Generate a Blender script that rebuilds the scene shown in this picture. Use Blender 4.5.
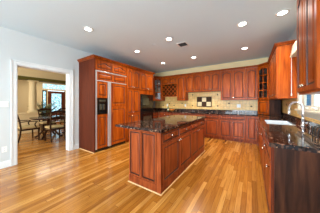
import bpy, bmesh, math, random
from mathutils import Vector, Matrix
random.seed(7)
S = bpy.context.scene
COL = S.collection
for o in list(bpy.data.objects): bpy.data.objects.remove(o)

# ------------------------------------------------------------------ camera
H = 1.29
cd = bpy.data.cameras.new('camera'); cam = bpy.data.objects.new('camera', cd); COL.objects.link(cam)
cam.location = (0, 0, H)
cam.rotation_euler = (math.radians(90), 0, math.atan2(92, 140))
cd.sensor_width = 36; cd.lens = 36*140/320; cd.shift_y = -3.9/320
cd.clip_start = .05; cd.clip_end = 200
S.camera = cam

# ------------------------------------------------------------------ world, light, exposure
w = bpy.data.worlds.new('daylight'); S.world = w; w.use_nodes = True
nt = w.node_tree; nt.nodes.clear()
wo = nt.nodes.new('ShaderNodeOutputWorld'); bg = nt.nodes.new('ShaderNodeBackground')
tc = nt.nodes.new('ShaderNodeTexCoord'); sp = nt.nodes.new('ShaderNodeSeparateXYZ'); rp = nt.nodes.new('ShaderNodeValToRGB')
mr = nt.nodes.new('ShaderNodeMapRange'); mr.inputs['From Min'].default_value = -1
nt.links.new(tc.outputs['Generated'], sp.inputs[0]); nt.links.new(sp.outputs['Z'], mr.inputs['Value'])
nt.links.new(mr.outputs[0], rp.inputs[0]); nt.links.new(rp.outputs[0], bg.inputs[0]); nt.links.new(bg.outputs[0], wo.inputs[0])
e = rp.color_ramp.elements
e[0].position = .0; e[0].color = (.66, .80, .92, 1)
e[1].position = 1.; e[1].color = (.50, .74, 1.0, 1)
a = e.new(.47); a.color = (.68, .82, .94, 1)
a = e.new(.53); a.color = (.72, .88, 1.0, 1)
bg.inputs['Strength'].default_value = 2.0
S.view_settings.view_transform = 'Standard'; S.view_settings.look = 'None'
S.view_settings.gamma = 1; S.view_settings.use_curve_mapping = False
S.view_settings.exposure = 0.41
try:
    S.cycles.use_denoising = True; S.cycles.max_bounces = 10; S.cycles.sample_clamp_indirect = 6
except Exception: pass
DOWN_W = 74.0
DOWN_C = (1.0, .91, .78)

def area(name, loc, rot, sx, sy, watts, color):
    l = bpy.data.lights.new(name, 'AREA'); l.shape = 'RECTANGLE'; l.size = sx; l.size_y = sy
    l.energy = watts; l.color = color
    o = bpy.data.objects.new(name, l); COL.objects.link(o); o.location = loc; o.rotation_euler = rot
    return o
R = math.radians
# unseen lamps added to brighten the ceiling from behind and the dining room
area('rear_fill', (-.9, -4.5, 1.3), (R(125), 0, R(-15)), 2.8, 2.2, 430, (.76, .89, 1.0))
area('dining_fill', (-6.2, -1.3, 1.6), (R(95), 0, 0), 3.0, 1.9, 100, (1.0, .93, .80))
area('foyer_light', (-9.6, 3.4, 2.7), (0, 0, 0), 1.6, 1.6, 45, (1.0, .90, .72))

# ------------------------------------------------------------------ materials
def srgb(r, g, b):
    f = lambda v: (v/255/12.92) if v/255 <= .04045 else ((v/255+.055)/1.055)**2.4
    return (f(r), f(g), f(b), 1)
def newmat(name):
    m = bpy.data.materials.new(name); m.use_nodes = True
    n = m.node_tree; b = n.nodes['Principled BSDF']
    return m, n, b
def plain(name, c, rough=.5, metal=0, noise=.06, scale=12, coat=0, spec=.5):
    m, n, b = newmat(name)
    t = n.nodes.new('ShaderNodeTexCoord'); x = n.nodes.new('ShaderNodeTexNoise'); x.inputs['Scale'].default_value = scale
    n.links.new(t.outputs['Object'], x.inputs['Vector'])
    r = n.nodes.new('ShaderNodeValToRGB')
    r.color_ramp.elements[0].color = tuple(v*(1-noise) for v in c[:3])+(1,)
    r.color_ramp.elements[1].color = tuple(min(1, v*(1+noise)) for v in c[:3])+(1,)
    n.links.new(x.outputs['Fac'], r.inputs[0]); n.links.new(r.outputs[0], b.inputs['Base Color'])
    b.inputs['Roughness'].default_value = rough; b.inputs['Metallic'].default_value = metal
    b.inputs['Coat Weight'].default_value = coat; b.inputs['Coat Roughness'].default_value = .15
    b.inputs['Specular IOR Level'].default_value = spec
    return m
def wood(name, dark, mid, light, rough=.35, coat=.25, scale=(9, 9, .9), spec=.15):
    m, n, b = newmat(name)
    t = n.nodes.new('ShaderNodeTexCoord'); oi = n.nodes.new('ShaderNodeObjectInfo')
    mp = n.nodes.new('ShaderNodeMapping'); mp.inputs['Scale'].default_value = scale
    va = n.nodes.new('ShaderNodeVectorMath'); va.operation = 'ADD'
    ml = n.nodes.new('ShaderNodeMath'); ml.operation = 'MULTIPLY'; ml.inputs[1].default_value = 37
    n.links.new(oi.outputs['Random'], ml.inputs[0]); n.links.new(t.outputs['Object'], va.inputs[0]); n.links.new(ml.outputs[0], va.inputs[1])
    n.links.new(va.outputs[0], mp.inputs['Vector'])
    x = n.nodes.new('ShaderNodeTexNoise'); x.inputs['Scale'].default_value = 2.2; x.inputs['Detail'].default_value = 5; x.inputs['Distortion'].default_value = .6
    n.links.new(mp.outputs[0], x.inputs['Vector'])
    r = n.nodes.new('ShaderNodeValToRGB'); e = r.color_ramp.elements
    e[0].position = .28; e[0].color = dark; e[1].position = .75; e[1].color = light
    k = e.new(.5); k.color = mid
    n.links.new(x.outputs['Fac'], r.inputs[0])
    hs = n.nodes.new('ShaderNodeHueSaturation')
    mr = n.nodes.new('ShaderNodeMapRange'); mr.inputs['To Min'].default_value = .92; mr.inputs['To Max'].default_value = 1.08
    n.links.new(oi.outputs['Random'], mr.inputs[0]); n.links.new(mr.outputs[0], hs.inputs['Value'])
    n.links.new(r.outputs[0], hs.inputs['Color']); n.links.new(hs.outputs[0], b.inputs['Base Color'])
    b.inputs['Roughness'].default_value = rough; b.inputs['Coat Weight'].default_value = coat; b.inputs['Coat Roughness'].default_value = .12
    b.inputs['Specular IOR Level'].default_value = spec
    return m
M = {}
M['cherry'] = wood('cherry_wood', srgb(114, 44, 6), srgb(156, 68, 11), srgb(188, 96, 26), .34, .04)
M['island'] = wood('shaded_cherry_wood', srgb(108, 44, 18), srgb(144, 65, 29), srgb(172, 88, 46), .34, .05)  # cherry turned browner, with the weaker light low down put into its colour
M['glaze'] = plain('dark_glaze', srgb(52, 18, 8), .45, 0, .2, 30)
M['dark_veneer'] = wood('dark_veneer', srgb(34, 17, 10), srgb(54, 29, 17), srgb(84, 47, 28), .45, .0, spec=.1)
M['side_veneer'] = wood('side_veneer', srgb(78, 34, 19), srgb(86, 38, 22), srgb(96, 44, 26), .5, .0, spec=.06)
M['interior'] = wood('cabinet_interior', srgb(26, 15, 9), srgb(32, 19, 12), srgb(40, 24, 15), .6, 0)
M['wall'] = plain('wall_paint', srgb(203, 206, 204), .75, 0, .01, 3)
M['wall_back_paint'] = plain('cream_wall_paint', srgb(232, 208, 158), .75, 0, .01, 3)
M['ceiling'] = plain('ceiling_paint', srgb(213, 231, 239), .85, 0, .01, 3)
M['cream_wall'] = plain('dining_wall_paint', srgb(206, 186, 146), .75, 0, .03, 3)
M['cream_trim'] = plain('cream_trim_paint', srgb(226, 206, 164), .6, 0, .02, 3)
M['olive'] = plain('olive_paint', srgb(92, 82, 12), .6, 0, .05, 3)
M['white_trim'] = plain('white_trim_paint', srgb(222, 223, 221), .4, 0, .01, 4)
M['window_trim'] = plain('window_trim_paint', srgb(206, 198, 180), .45, 0, .02, 4)
M['white_plastic'] = plain('white_plastic', srgb(238, 236, 230), .35, 0, .01, 8)
M['pale_interior'] = plain('pale_interior', srgb(126, 116, 98), .6, 0, .2, 9)
M['slot'] = plain('dark_slot', srgb(40, 40, 40), .7)
M['steel'] = plain('brushed_steel', srgb(214, 216, 216), .3, .7, .05, 40)
M['nickel'] = plain('satin_nickel', srgb(205, 198, 186), .25, 1, .04, 30)
M['chrome'] = plain('chrome', srgb(238, 240, 242), .2, .75, .02, 30)
M['black'] = plain('black_enamel', srgb(14, 14, 15), .12, 0, .2, 20, .5)
M['black_glass'] = plain('black_glass', srgb(8, 8, 9), .05, 0, .2, 20, .6)
M['grey_display'] = plain('oven_window', srgb(60, 58, 44), .08, 0, .2, 14, .6)
M['bulb_off'] = plain('frosted', srgb(245, 240, 230), .5)
M['dark_wood'] = wood('dining_dark_wood', srgb(34, 18, 12), srgb(50, 27, 18), srgb(70, 38, 24), .25, .4)
M['door_wood'] = wood('front_door_wood', srgb(70, 32, 18), srgb(88, 42, 24), srgb(104, 54, 32), .35, .2)
M['seat_fabric'] = plain('cream_seat_fabric', srgb(205, 180, 130), .8, 0, .12, 40)
M['shade_fabric'] = None
M['leaf'] = plain('palm_leaf', srgb(70, 88, 48), .55, 0, .3, 20)
M['pot'] = plain('brown_pot', srgb(86, 62, 44), .5, 0, .2, 10)
M['bowl'] = plain('orange_bowl', srgb(214, 122, 30), .3, 0, .1, 14, .4)
M['bottle'] = plain('green_bottle', srgb(60, 104, 74), .15, 0, .15, 14, .5)
M['bottle_label'] = plain('pale_bottle_band', srgb(214, 208, 180), .5, 0, .1, 14)
M['blue'] = plain('blue_painted_boards', srgb(0, 112, 150), .9, 0, .06, 10)
M['accent'] = plain('bronze_accent_tile', srgb(66, 44, 26), .6, 0, .25, 30, 0, .15)
M['tile_light'] = plain('cream_inset_tile', srgb(226, 206, 158), .4, 0, .1, 22)
M['wire'] = plain('black_wire', srgb(20, 19, 18), .3, .3, .1, 20)
M['shoe'] = wood('oak_shoe_moulding', srgb(206, 160, 104), srgb(222, 180, 126), srgb(232, 196, 146), .4, .1)

def mat_glass(name, color, alpha):
    m, n, b = newmat(name)
    out = n.nodes['Material Output']
    tr = n.nodes.new('ShaderNodeBsdfTransparent'); tr.inputs[0].default_value = color
    gl = n.nodes.new('ShaderNodeBsdfGlossy'); gl.inputs['Roughness'].default_value = .03
    mx = n.nodes.new('ShaderNodeMixShader'); mx.inputs[0].default_value = alpha
    n.links.new(tr.outputs[0], mx.inputs[1]); n.links.new(gl.outputs[0], mx.inputs[2]); n.links.new(mx.outputs[0], out.inputs[0])
    return m
M['glass'] = mat_glass('clear_glass', (.95, .97, .97, 1), .10)

def mat_leaded():
    m, n, b = newmat('leaded_glass'); out = n.nodes['Material Output']
    t = n.nodes.new('ShaderNodeTexCoord'); v = n.nodes.new('ShaderNodeTexVoronoi'); v.inputs['Scale'].default_value = 11
    n.links.new(t.outputs['Object'], v.inputs['Vector'])
    r = n.nodes.new('ShaderNodeValToRGB'); e = r.color_ramp.elements
    e[0].position = .0; e[0].color = (.92, .97, .97, 1); e[1].position = 1; e[1].color = (.46, .70, .74, 1)
    n.links.new(v.outputs['Distance'], r.inputs[0])
    v2 = n.nodes.new('ShaderNodeTexVoronoi'); v2.feature = 'DISTANCE_TO_EDGE'; v2.inputs['Scale'].default_value = 9
    n.links.new(t.outputs['Object'], v2.inputs['Vector'])
    lt = n.nodes.new('ShaderNodeMath'); lt.operation = 'LESS_THAN'; lt.inputs[1].default_value = .02
    n.links.new(v2.outputs['Distance'], lt.inputs[0])
    tr = n.nodes.new('ShaderNodeBsdfTransparent'); n.links.new(r.outputs[0], tr.inputs[0])
    df = n.nodes.new('ShaderNodeBsdfDiffuse'); df.inputs[0].default_value = (.16, .2, .2, 1)
    mx = n.nodes.new('ShaderNodeMixShader'); n.links.new(lt.outputs[0], mx.inputs[0])
    n.links.new(tr.outputs[0], mx.inputs[1]); n.links.new(df.outputs[0], mx.inputs[2]); n.links.new(mx.outputs[0], out.inputs[0])
    return m
M['leaded'] = mat_leaded()

def mat_emit(name, c, s):
    m, n, b = newmat(name)
    b.inputs['Emission Color'].default_value = c; b.inputs['Emission Strength'].default_value = s
    return m
M['lamp'] = mat_emit('lit_lamp', (1, .95, .86, 1), 9)

def mat_floor():
    m, n, b = newmat('oak_strip_floor'); L = n.links.new
    t = n.nodes.new('ShaderNodeTexCoord'); s = n.nodes.new('ShaderNodeSeparateXYZ'); L(t.outputs['Object'], s.inputs[0])
    def math_(op, a, bb=None, c=None):
        k = n.nodes.new('ShaderNodeMath'); k.operation = op
        for i, v in enumerate((a, bb, c)):
            if v is None: continue
            if isinstance(v, (int, float)): k.inputs[i].default_value = v
            else: L(v, k.inputs[i])
        return k.outputs[0]
    xs = math_('DIVIDE', s.outputs['X'], .060)
    row = math_('FLOOR', xs)
    wn = n.nodes.new('ShaderNodeTexWhiteNoise'); wn.noise_dimensions = '1D'; L(row, wn.inputs['W'])
    ys = math_('ADD', math_('DIVIDE', s.outputs['Y'], .95), math_('MULTIPLY', wn.outputs['Value'], 7))
    colm = math_('FLOOR', ys)
    cb = n.nodes.new('ShaderNodeCombineXYZ'); L(row, cb.inputs[0]); L(colm, cb.inputs[1])
    w2 = n.nodes.new('ShaderNodeTexWhiteNoise'); w2.noise_dimensions = '2D'; L(cb.outputs[0], w2.inputs['Vector'])
    r = n.nodes.new('ShaderNodeValToRGB'); e = r.color_ramp.elements
    e[0].position = 0; e[0].color = srgb(150, 92, 30); e[1].position = 1; e[1].color = srgb(206, 148, 74)
    k = e.new(.3); k.color = srgb(170, 108, 36); k = e.new(.7); k.color = srgb(184, 122, 48)
    L(w2.outputs['Value'], r.inputs[0])
    # grain
    mp = n.nodes.new('ShaderNodeMapping'); mp.inputs['Scale'].default_value = (38, 2.2, 1); L(t.outputs['Object'], mp.inputs[0])
    va = n.nodes.new('ShaderNodeVectorMath'); va.operation = 'ADD'; L(mp.outputs[0], va.inputs[0]); L(w2.outputs['Color'], va.inputs[1])
    nz = n.nodes.new('ShaderNodeTexNoise'); nz.inputs['Scale'].default_value = 1.5; nz.inputs['Detail'].default_value = 5; nz.inputs['Distortion'].default_value = .8
    L(va.outputs[0], nz.inputs['Vector'])
    g = n.nodes.new('ShaderNodeValToRGB'); g.color_ramp.elements[0].position = .3; g.color_ramp.elements[0].color = (.66, .58, .5, 1)
    g.color_ramp.elements[1].position = .6; g.color_ramp.elements[1].color = (1.05, 1.05, 1.05, 1); L(nz.outputs['Fac'], g.inputs[0])
    mu = n.nodes.new('ShaderNodeMix'); mu.data_type = 'RGBA'; mu.blend_type = 'MULTIPLY'; mu.inputs['Factor'].default_value = .8
    L(r.outputs[0], mu.inputs['A']); L(g.outputs[0], mu.inputs['B'])
    fx = math_('FRACT', xs); fy = math_('FRACT', ys)
    gx = math_('LESS_THAN', math_('ABSOLUTE', math_('SUBTRACT', fx, .5)), .475)
    gy = math_('LESS_THAN', math_('ABSOLUTE', math_('SUBTRACT', fy, .5)), .4975)
    gm = math_('MULTIPLY', gx, gy)
    m2 = n.nodes.new('ShaderNodeMix'); m2.data_type = 'RGBA'; L(gm, m2.inputs['Factor']); m2.inputs['A'].default_value = srgb(112, 62, 22)
    L(mu.outputs['Result'], m2.inputs['B']); L(m2.outputs['Result'], b.inputs['Base Color'])
    b.inputs['Roughness'].default_value = .24; b.inputs['Coat Weight'].default_value = .25; b.inputs['Coat Roughness'].default_value = .12
    return m
M['floor'] = mat_floor()

def mat_granite():
    m, n, b = newmat('dark_granite'); L = n.links.new
    t = n.nodes.new('ShaderNodeTexCoord')
    v = n.nodes.new('ShaderNodeTexVoronoi'); v.inputs['Scale'].default_value = 34; L(t.outputs['Object'], v.inputs['Vector'])
    nz = n.nodes.new('ShaderNodeTexNoise'); nz.inputs['Scale'].default_value = 26; nz.inputs['Detail'].default_value = 4; L(t.outputs['Object'], nz.inputs['Vector'])
    sx = n.nodes.new('ShaderNodeSeparateColor'); L(v.outputs['Color'], sx.inputs[0])
    ad = n.nodes.new('ShaderNodeMath'); ad.operation = 'ADD'; L(sx.outputs[0], ad.inputs[0]); L(nz.outputs['Fac'], ad.inputs[1])
    r = n.nodes.new('ShaderNodeValToRGB'); r.color_ramp.interpolation = 'CONSTANT'; e = r.color_ramp.elements
    e[0].position = 0; e[0].color = srgb(14, 12, 11); e[1].position = .86; e[1].color = srgb(136, 98, 74)
    for p, c in ((.44, srgb(44, 33, 29)), (.62, srgb(78, 54, 44)), (.74, srgb(34, 30, 30)), (.95, srgb(176, 160, 144))):
        k = e.new(p); k.color = c
    dv = n.nodes.new('ShaderNodeMath'); dv.operation = 'MULTIPLY'; dv.inputs[1].default_value = .62; L(ad.outputs[0], dv.inputs[0])
    L(dv.outputs[0], r.inputs[0]); L(r.outputs[0], b.inputs['Base Color'])
    b.inputs['Roughness'].default_value = .05; b.inputs['Specular IOR Level'].default_value = .22
    return m
M['granite'] = mat_granite()

def mat_tile():
    m, n, b = newmat('travertine_tile'); L = n.links.new
    t = n.nodes.new('ShaderNodeTexCoord'); s = n.nodes.new('ShaderNodeSeparateXYZ'); L(t.outputs['Object'], s.inputs[0])
    ad = n.nodes.new('ShaderNodeMath'); L(s.outputs['X'], ad.inputs[0]); L(s.outputs['Y'], ad.inputs[1])
    cb = n.nodes.new('ShaderNodeCombineXYZ'); L(ad.outputs[0], cb.inputs[0]); L(s.outputs['Z'], cb.inputs[1])
    br = n.nodes.new('ShaderNodeTexBrick'); br.offset = 0; br.inputs['Scale'].default_value = 1
    br.inputs['Brick Width'].default_value = .104; br.inputs['Row Height'].default_value = .104
    br.inputs['Mortar Size'].default_value = .003; br.inputs['Mortar'].default_value = srgb(176, 154, 112)
    br.inputs['Color1'].default_value = srgb(238, 192, 112); br.inputs['Color2'].default_value = srgb(250, 212, 138)
    L(cb.outputs[0], br.inputs['Vector'])
    nz = n.nodes.new('ShaderNodeTexNoise'); nz.inputs['Scale'].default_value = 22; nz.inputs['Detail'].default_value = 4; L(t.outputs['Object'], nz.inputs['Vector'])
    g = n.nodes.new('ShaderNodeValToRGB'); g.color_ramp.elements[0].position = .3; g.color_ramp.elements[0].color = (.78, .74, .66, 1)
    g.color_ramp.elements[1].position = .7; g.color_ramp.elements[1].color = (1.04, 1.04, 1.02, 1); L(nz.outputs['Fac'], g.inputs[0])
    mu = n.nodes.new('ShaderNodeMix'); mu.data_type = 'RGBA'; mu.blend_type = 'MULTIPLY'; mu.inputs['Factor'].default_value = .8
    L(br.outputs['Color'], mu.inputs['A']); L(g.outputs[0], mu.inputs['B']); L(mu.outputs['Result'], b.inputs['Base Color'])
    b.inputs['Roughness'].default_value = .4
    return m
M['tile'] = mat_tile()

def mat_shade():
    m, n, b = newmat('woven_shade'); L = n.links.new
    t = n.nodes.new('ShaderNodeTexCoord'); wv = n.nodes.new('ShaderNodeTexWave'); wv.bands_direction = 'Z'; wv.inputs['Scale'].default_value = 14
    L(t.outputs['Object'], wv.inputs['Vector'])
    r = n.nodes.new('ShaderNodeValToRGB'); r.color_ramp.elements[0].color = srgb(196, 176, 140); r.color_ramp.elements[1].color = srgb(238, 230, 210)
    L(wv.outputs['Fac'], r.inputs[0]); L(r.outputs[0], b.inputs['Base Color']); b.inputs['Roughness'].default_value = .8
    return m
M['shade_fabric'] = mat_shade()

# ------------------------------------------------------------------ mesh helpers
def obj(name, bm, mats, parent=None, loc=(0, 0, 0), rot=(0, 0, 0), smooth=False):
    if not isinstance(mats, (list, tuple)): mats = [mats]
    bmesh.ops.recalc_face_normals(bm, faces=bm.faces[:])
    me = bpy.data.meshes.new(name); bm.to_mesh(me); bm.free()
    for m in mats: me.materials.append(M[m] if isinstance(m, str) else m)
    if smooth:
        for p in me.polygons: p.use_smooth = True
    o = bpy.data.objects.new(name, me); COL.objects.link(o)
    o.location = loc; o.rotation_euler = rot
    if parent: o.parent = parent
    return o
def thing(name, label, cat, loc=(0, 0, 0), rz=0, group=None):
    o = bpy.data.objects.new(name, None); COL.objects.link(o); o.empty_display_size = .05
    o.location = loc; o.rotation_euler = (0, 0, rz)
    return tag(o, label, cat, group)
def tag(o, label, cat, group=None):
    o['label'] = label; o['category'] = cat
    if group: o['group'] = group
    return o
def struct(name, bm, mats, label=None, cat=None, parent=None):
    o = obj(name, bm, mats, parent)
    if parent is None:
        o['kind'] = 'structure'
        o['label'] = label or name.replace('_', ' '); o['category'] = cat or name.split('_')[0]
    return o
def dup(root, loc, rz, label, group=None):
    r = root.copy(); COL.objects.link(r); r.location = loc; r.rotation_euler = (0, 0, rz); r['label'] = label
    if group: r['group'] = group
    for ch in list(root.children):
        c = ch.copy(); COL.objects.link(c); c.parent = r
        for g in list(ch.children):
            d = g.copy(); COL.objects.link(d); d.parent = c
    return r
def BM(): return bmesh.new()
def box(bm, x0, x1, y0, y1, z0, z1, bev=0, mi=0):
    x0, x1 = min(x0, x1), max(x0, x1); y0, y1 = min(y0, y1), max(y0, y1); z0, z1 = min(z0, z1), max(z0, z1)
    v = [bm.verts.new(p) for p in ((x0,y0,z0),(x1,y0,z0),(x1,y1,z0),(x0,y1,z0),(x0,y0,z1),(x1,y0,z1),(x1,y1,z1),(x0,y1,z1))]
    fs = [bm.faces.new([v[i] for i in f]) for f in ((3,2,1,0),(4,5,6,7),(0,1,5,4),(1,2,6,5),(2,3,7,6),(3,0,4,7))]
    for f in fs: f.material_index = mi
    if bev:
        es = list({e for f in fs for e in f.edges})
        r = bmesh.ops.bevel(bm, geom=es, offset=bev, segments=2, affect='EDGES', profile=.6)
        for f in r['faces']: f.material_index = mi
    return bm
def B1(*a, **k): return box(BM(), *a, **k)
def prism(bm, pts, z0, z1, mi=0):
    lo = [bm.verts.new((x, y, z0)) for x, y in pts]; hi = [bm.verts.new((x, y, z1)) for x, y in pts]
    n = len(pts)
    fs = [bm.faces.new(lo[::-1]), bm.faces.new(hi)]
    for i in range(n): fs.append(bm.faces.new((lo[i], lo[(i+1) % n], hi[(i+1) % n], hi[i])))
    for f in fs: f.material_index = mi
    return bm
def prism_x(bm, pts, x0, x1, mi=0):   # polygon in (y,z) along x
    lo = [bm.verts.new((x0, y, z)) for y, z in pts]; hi = [bm.verts.new((x1, y, z)) for y, z in pts]
    n = len(pts); fs = [bm.faces.new(lo), bm.faces.new(hi[::-1])]
    for i in range(n): fs.append(bm.faces.new((lo[i], hi[i], hi[(i+1) % n], lo[(i+1) % n])))
    for f in fs: f.material_index = mi
    return bm
def lathe(bm, prof, cx=0, cy=0, n=24, axis='Z', cap=True):
    rings = []
    for r, z in prof:
        ring = []
        for i in range(n):
            t = 2*math.pi*i/n; p = (r*math.cos(t), r*math.sin(t), z)
            if axis == 'Z': p = (cx+p[0], cy+p[1], p[2])
            elif axis == 'Y': p = (cx+p[0], p[2], cy+p[1])     # along y, cx = x, cy = z
            ring.append(bm.verts.new(p))
        rings.append(ring)
    for a, b in zip(rings, rings[1:]):
        for i in range(n): bm.faces.new((a[i], a[(i+1) % n], b[(i+1) % n], b[i]))
    if cap:
        if prof[0][0] > 1e-5: bm.faces.new(rings[0][::-1])
        if prof[-1][0] > 1e-5: bm.faces.new(rings[-1])
    bmesh.ops.remove_doubles(bm, verts=bm.verts[:], dist=1e-6)
    return bm
def tube(bm, pts, rad, n=10, closed=False):
    pts = [Vector(p) for p in pts]; rings = []; N = len(pts)
    rads = rad if isinstance(rad, (list, tuple)) else [rad]*N
    up = None
    for i, p in enumerate(pts):
        if closed: d = pts[(i+1) % N]-pts[i-1]
        else: d = pts[min(i+1, N-1)]-pts[max(i-1, 0)]
        d.normalize()
        if up is None:
            up = Vector((0, 0, 1)) if abs(d.z) < .9 else Vector((1, 0, 0))
        s = d.cross(up).normalized(); up = s.cross(d).normalized()
        rings.append([bm.verts.new(p + (s*math.cos(2*math.pi*k/n) + up*math.sin(2*math.pi*k/n))*rads[i]) for k in range(n)])
    prs = list(zip(rings, rings[1:])) + ([(rings[-1], rings[0])] if closed else [])
    for a, b in prs:
        for k in range(n): bm.faces.new((a[k], a[(k+1) % n], b[(k+1) % n], b[k]))
    if not closed: bm.faces.new(rings[0][::-1]); bm.faces.new(rings[-1])
    return bm
def bar(bm, pts, wid, thk, wdir):      # rectangular section swept along points; wdir = direction of width
    pts = [Vector(p) for p in pts]; wd = Vector(wdir).normalized(); rings = []; N = len(pts)
    ws = wid if isinstance(wid, (list, tuple)) else [wid]*N
    for i, p in enumerate(pts):
        d = (pts[min(i+1, N-1)]-pts[max(i-1, 0)]).normalized(); t = d.cross(wd).normalized()
        rings.append([bm.verts.new(p+wd*a*ws[i]/2+t*b*thk/2) for a, b in ((-1,-1),(1,-1),(1,1),(-1,1))])
    for a, b in zip(rings, rings[1:]):
        for k in range(4): bm.faces.new((a[k], a[(k+1) % 4], b[(k+1) % 4], b[k]))
    bm.faces.new(rings[0][::-1]); bm.faces.new(rings[-1])
    return bm

# ---- cabinet fronts: local frame, front faces -Y, x across, z up
NA = 16
def outline(x0, x1, z0, z1, d, arch, shoulder=.0):
    """closed outline, top edge cathedral-arched by arch"""
    a0, a1, b0, b1 = x0+d, x1-d, z0+d, z1-d
    pts = [(a0, b0), (a1, b0)]
    for i in range(NA+1):
        s = 1-2*i/NA; x = (a0+a1)/2+s*(a1-a0)/2
        if arch:
            k = abs(s)/.78
            drop = arch if k >= 1 else arch*(.5-.5*math.cos(math.pi*k))
        else: drop = 0
        pts.append((x, b1-drop))
    return pts
def loft(bm, rings, cap0=True, cap1=True):
    """rings: list of (pts2d, y, material of the band leading to it)"""
    vs = [[bm.verts.new((x, y, z)) for x, z in pts] for pts, y, _ in rings]
    for k in range(1, len(vs)):
        a, b = vs[k-1], vs[k]; n = len(a)
        for i in range(n):
            f = bm.faces.new((a[i], a[(i+1) % n], b[(i+1) % n], b[i])); f.material_index = rings[k][2]
    if cap0: bm.faces.new(vs[0])
    if cap1: bm.faces.new(vs[-1][::-1])
    return bm
def panel_bm(x0, x1, z0, z1, y=0, t=.02, arch=0, stile=.055, raise_w=.026, gl=1):
    st = min(stile, (x1-x0)*.24, (z1-z0)*.26)-.004; rw = min(raise_w, (x1-x0-2*st)*.22, (z1-z0-2*st)*.22); g = .011
    f = y-t
    r = [(outline(x0, x1, z0, z1, 0, 0), y, 0), (outline(x0, x1, z0, z1, 0, 0), f+.004, 0),
         (outline(x0, x1, z0, z1, .004, 0), f, 0), (outline(x0, x1, z0, z1, st-.004, arch), f, 0),
         (outline(x0, x1, z0, z1, st, arch), f+.010, gl), (outline(x0, x1, z0, z1, st+g, arch), f+.010, gl),
         (outline(x0, x1, z0, z1, st+g+.004, arch), f+.006, gl), (outline(x0, x1, z0, z1, st+g+rw, arch), f-.0005, 0)]
    return loft(BM(), r)
def frame_bm(x0, x1, z0, z1, y=0, t=.02, arch=0, stile=.05):
    f = y-t; bm = BM()
    r = [(outline(x0, x1, z0, z1, stile, arch), y, 0), (outline(x0, x1, z0, z1, 0, 0), y, 0), (outline(x0, x1, z0, z1, 0, 0), f+.004, 0),
         (outline(x0, x1, z0, z1, .004, 0), f, 0), (outline(x0, x1, z0, z1, stile-.004, arch), f, 0), (outline(x0, x1, z0, z1, stile, arch), f+.006, 1),
         (outline(x0, x1, z0, z1, stile, arch), y, 1)]
    loft(bm, r, False, False)
    bmesh.ops.remove_doubles(bm, verts=bm.verts[:], dist=1e-6)
    return bm
def knob(parent, x, z, y, name='knob'):
    bm = lathe(BM(), [(.006, 0), (.005, -.012), (.015, -.018), (.016, -.024), (.010, -.029), (0, -.030)], 0, 0, 14, 'Y')
    return obj(name, bm, 'nickel', parent, (x, y, z), smooth=True)
def pull(parent, x, z, y, L=.085):
    bm = tube(BM(), [(-L/2, 0, 0), (-L/2, -.018, 0), (-L/2+.01, -.026, 0), (L/2-.01, -.026, 0), (L/2, -.018, 0), (L/2, 0, 0)], .006, 8)
    return obj('handle', bm, 'nickel', parent, (x, y, z), smooth=True)
def cup(parent, x, z, y):   # wide oval knob
    bm = BM()
    box(bm, -.026, .026, -.024, -.012, -.012, .012, .005); box(bm, -.006, .006, -.013, 0, -.006, .006)
    return obj('knob', bm, 'nickel', parent, (x, y, z))
def sweep(bm, path, prof, z, side=1, mi=0):
    """profile [(out,dz)] swept along xy path with mitres; out is to the right of travel * side"""
    P = [Vector((p[0], p[1])) for p in path]; rings = []
    nr = []
    for a, b in zip(P, P[1:]):
        d = (b-a).normalized(); nr.append(Vector((d.y, -d.x))*side)
    for i, p in enumerate(P):
        if i == 0: m = nr[0]
        elif i == len(P)-1: m = nr[-1]
        else:
            m = (nr[i-1]+nr[i]).normalized(); m = m/max(.3, m.dot(nr[i]))
        rings.append([bm.verts.new((p.x+m.x*o, p.y+m.y*o, z+dz)) for o, dz in prof])
    n = len(prof)
    for a, b in zip(rings, rings[1:]):
        for k in range(n):
            f = bm.faces.new((a[k], a[(k+1) % n], b[(k+1) % n], b[k])); f.material_index = 1 if (prof is CROWN and k in (2, 5, 6)) else mi
    bm.faces.new(rings[0]); bm.faces.new(rings[-1][::-1])
    return bm
CROWN = [(-.002, 0), (.008, 0), (.010, .012), (.020, .018), (.034, .036), (.044, .046), (.046, .050), (.052, .052), (.052, .068), (-.002, .068)]
CROWN_S = CROWN

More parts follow.
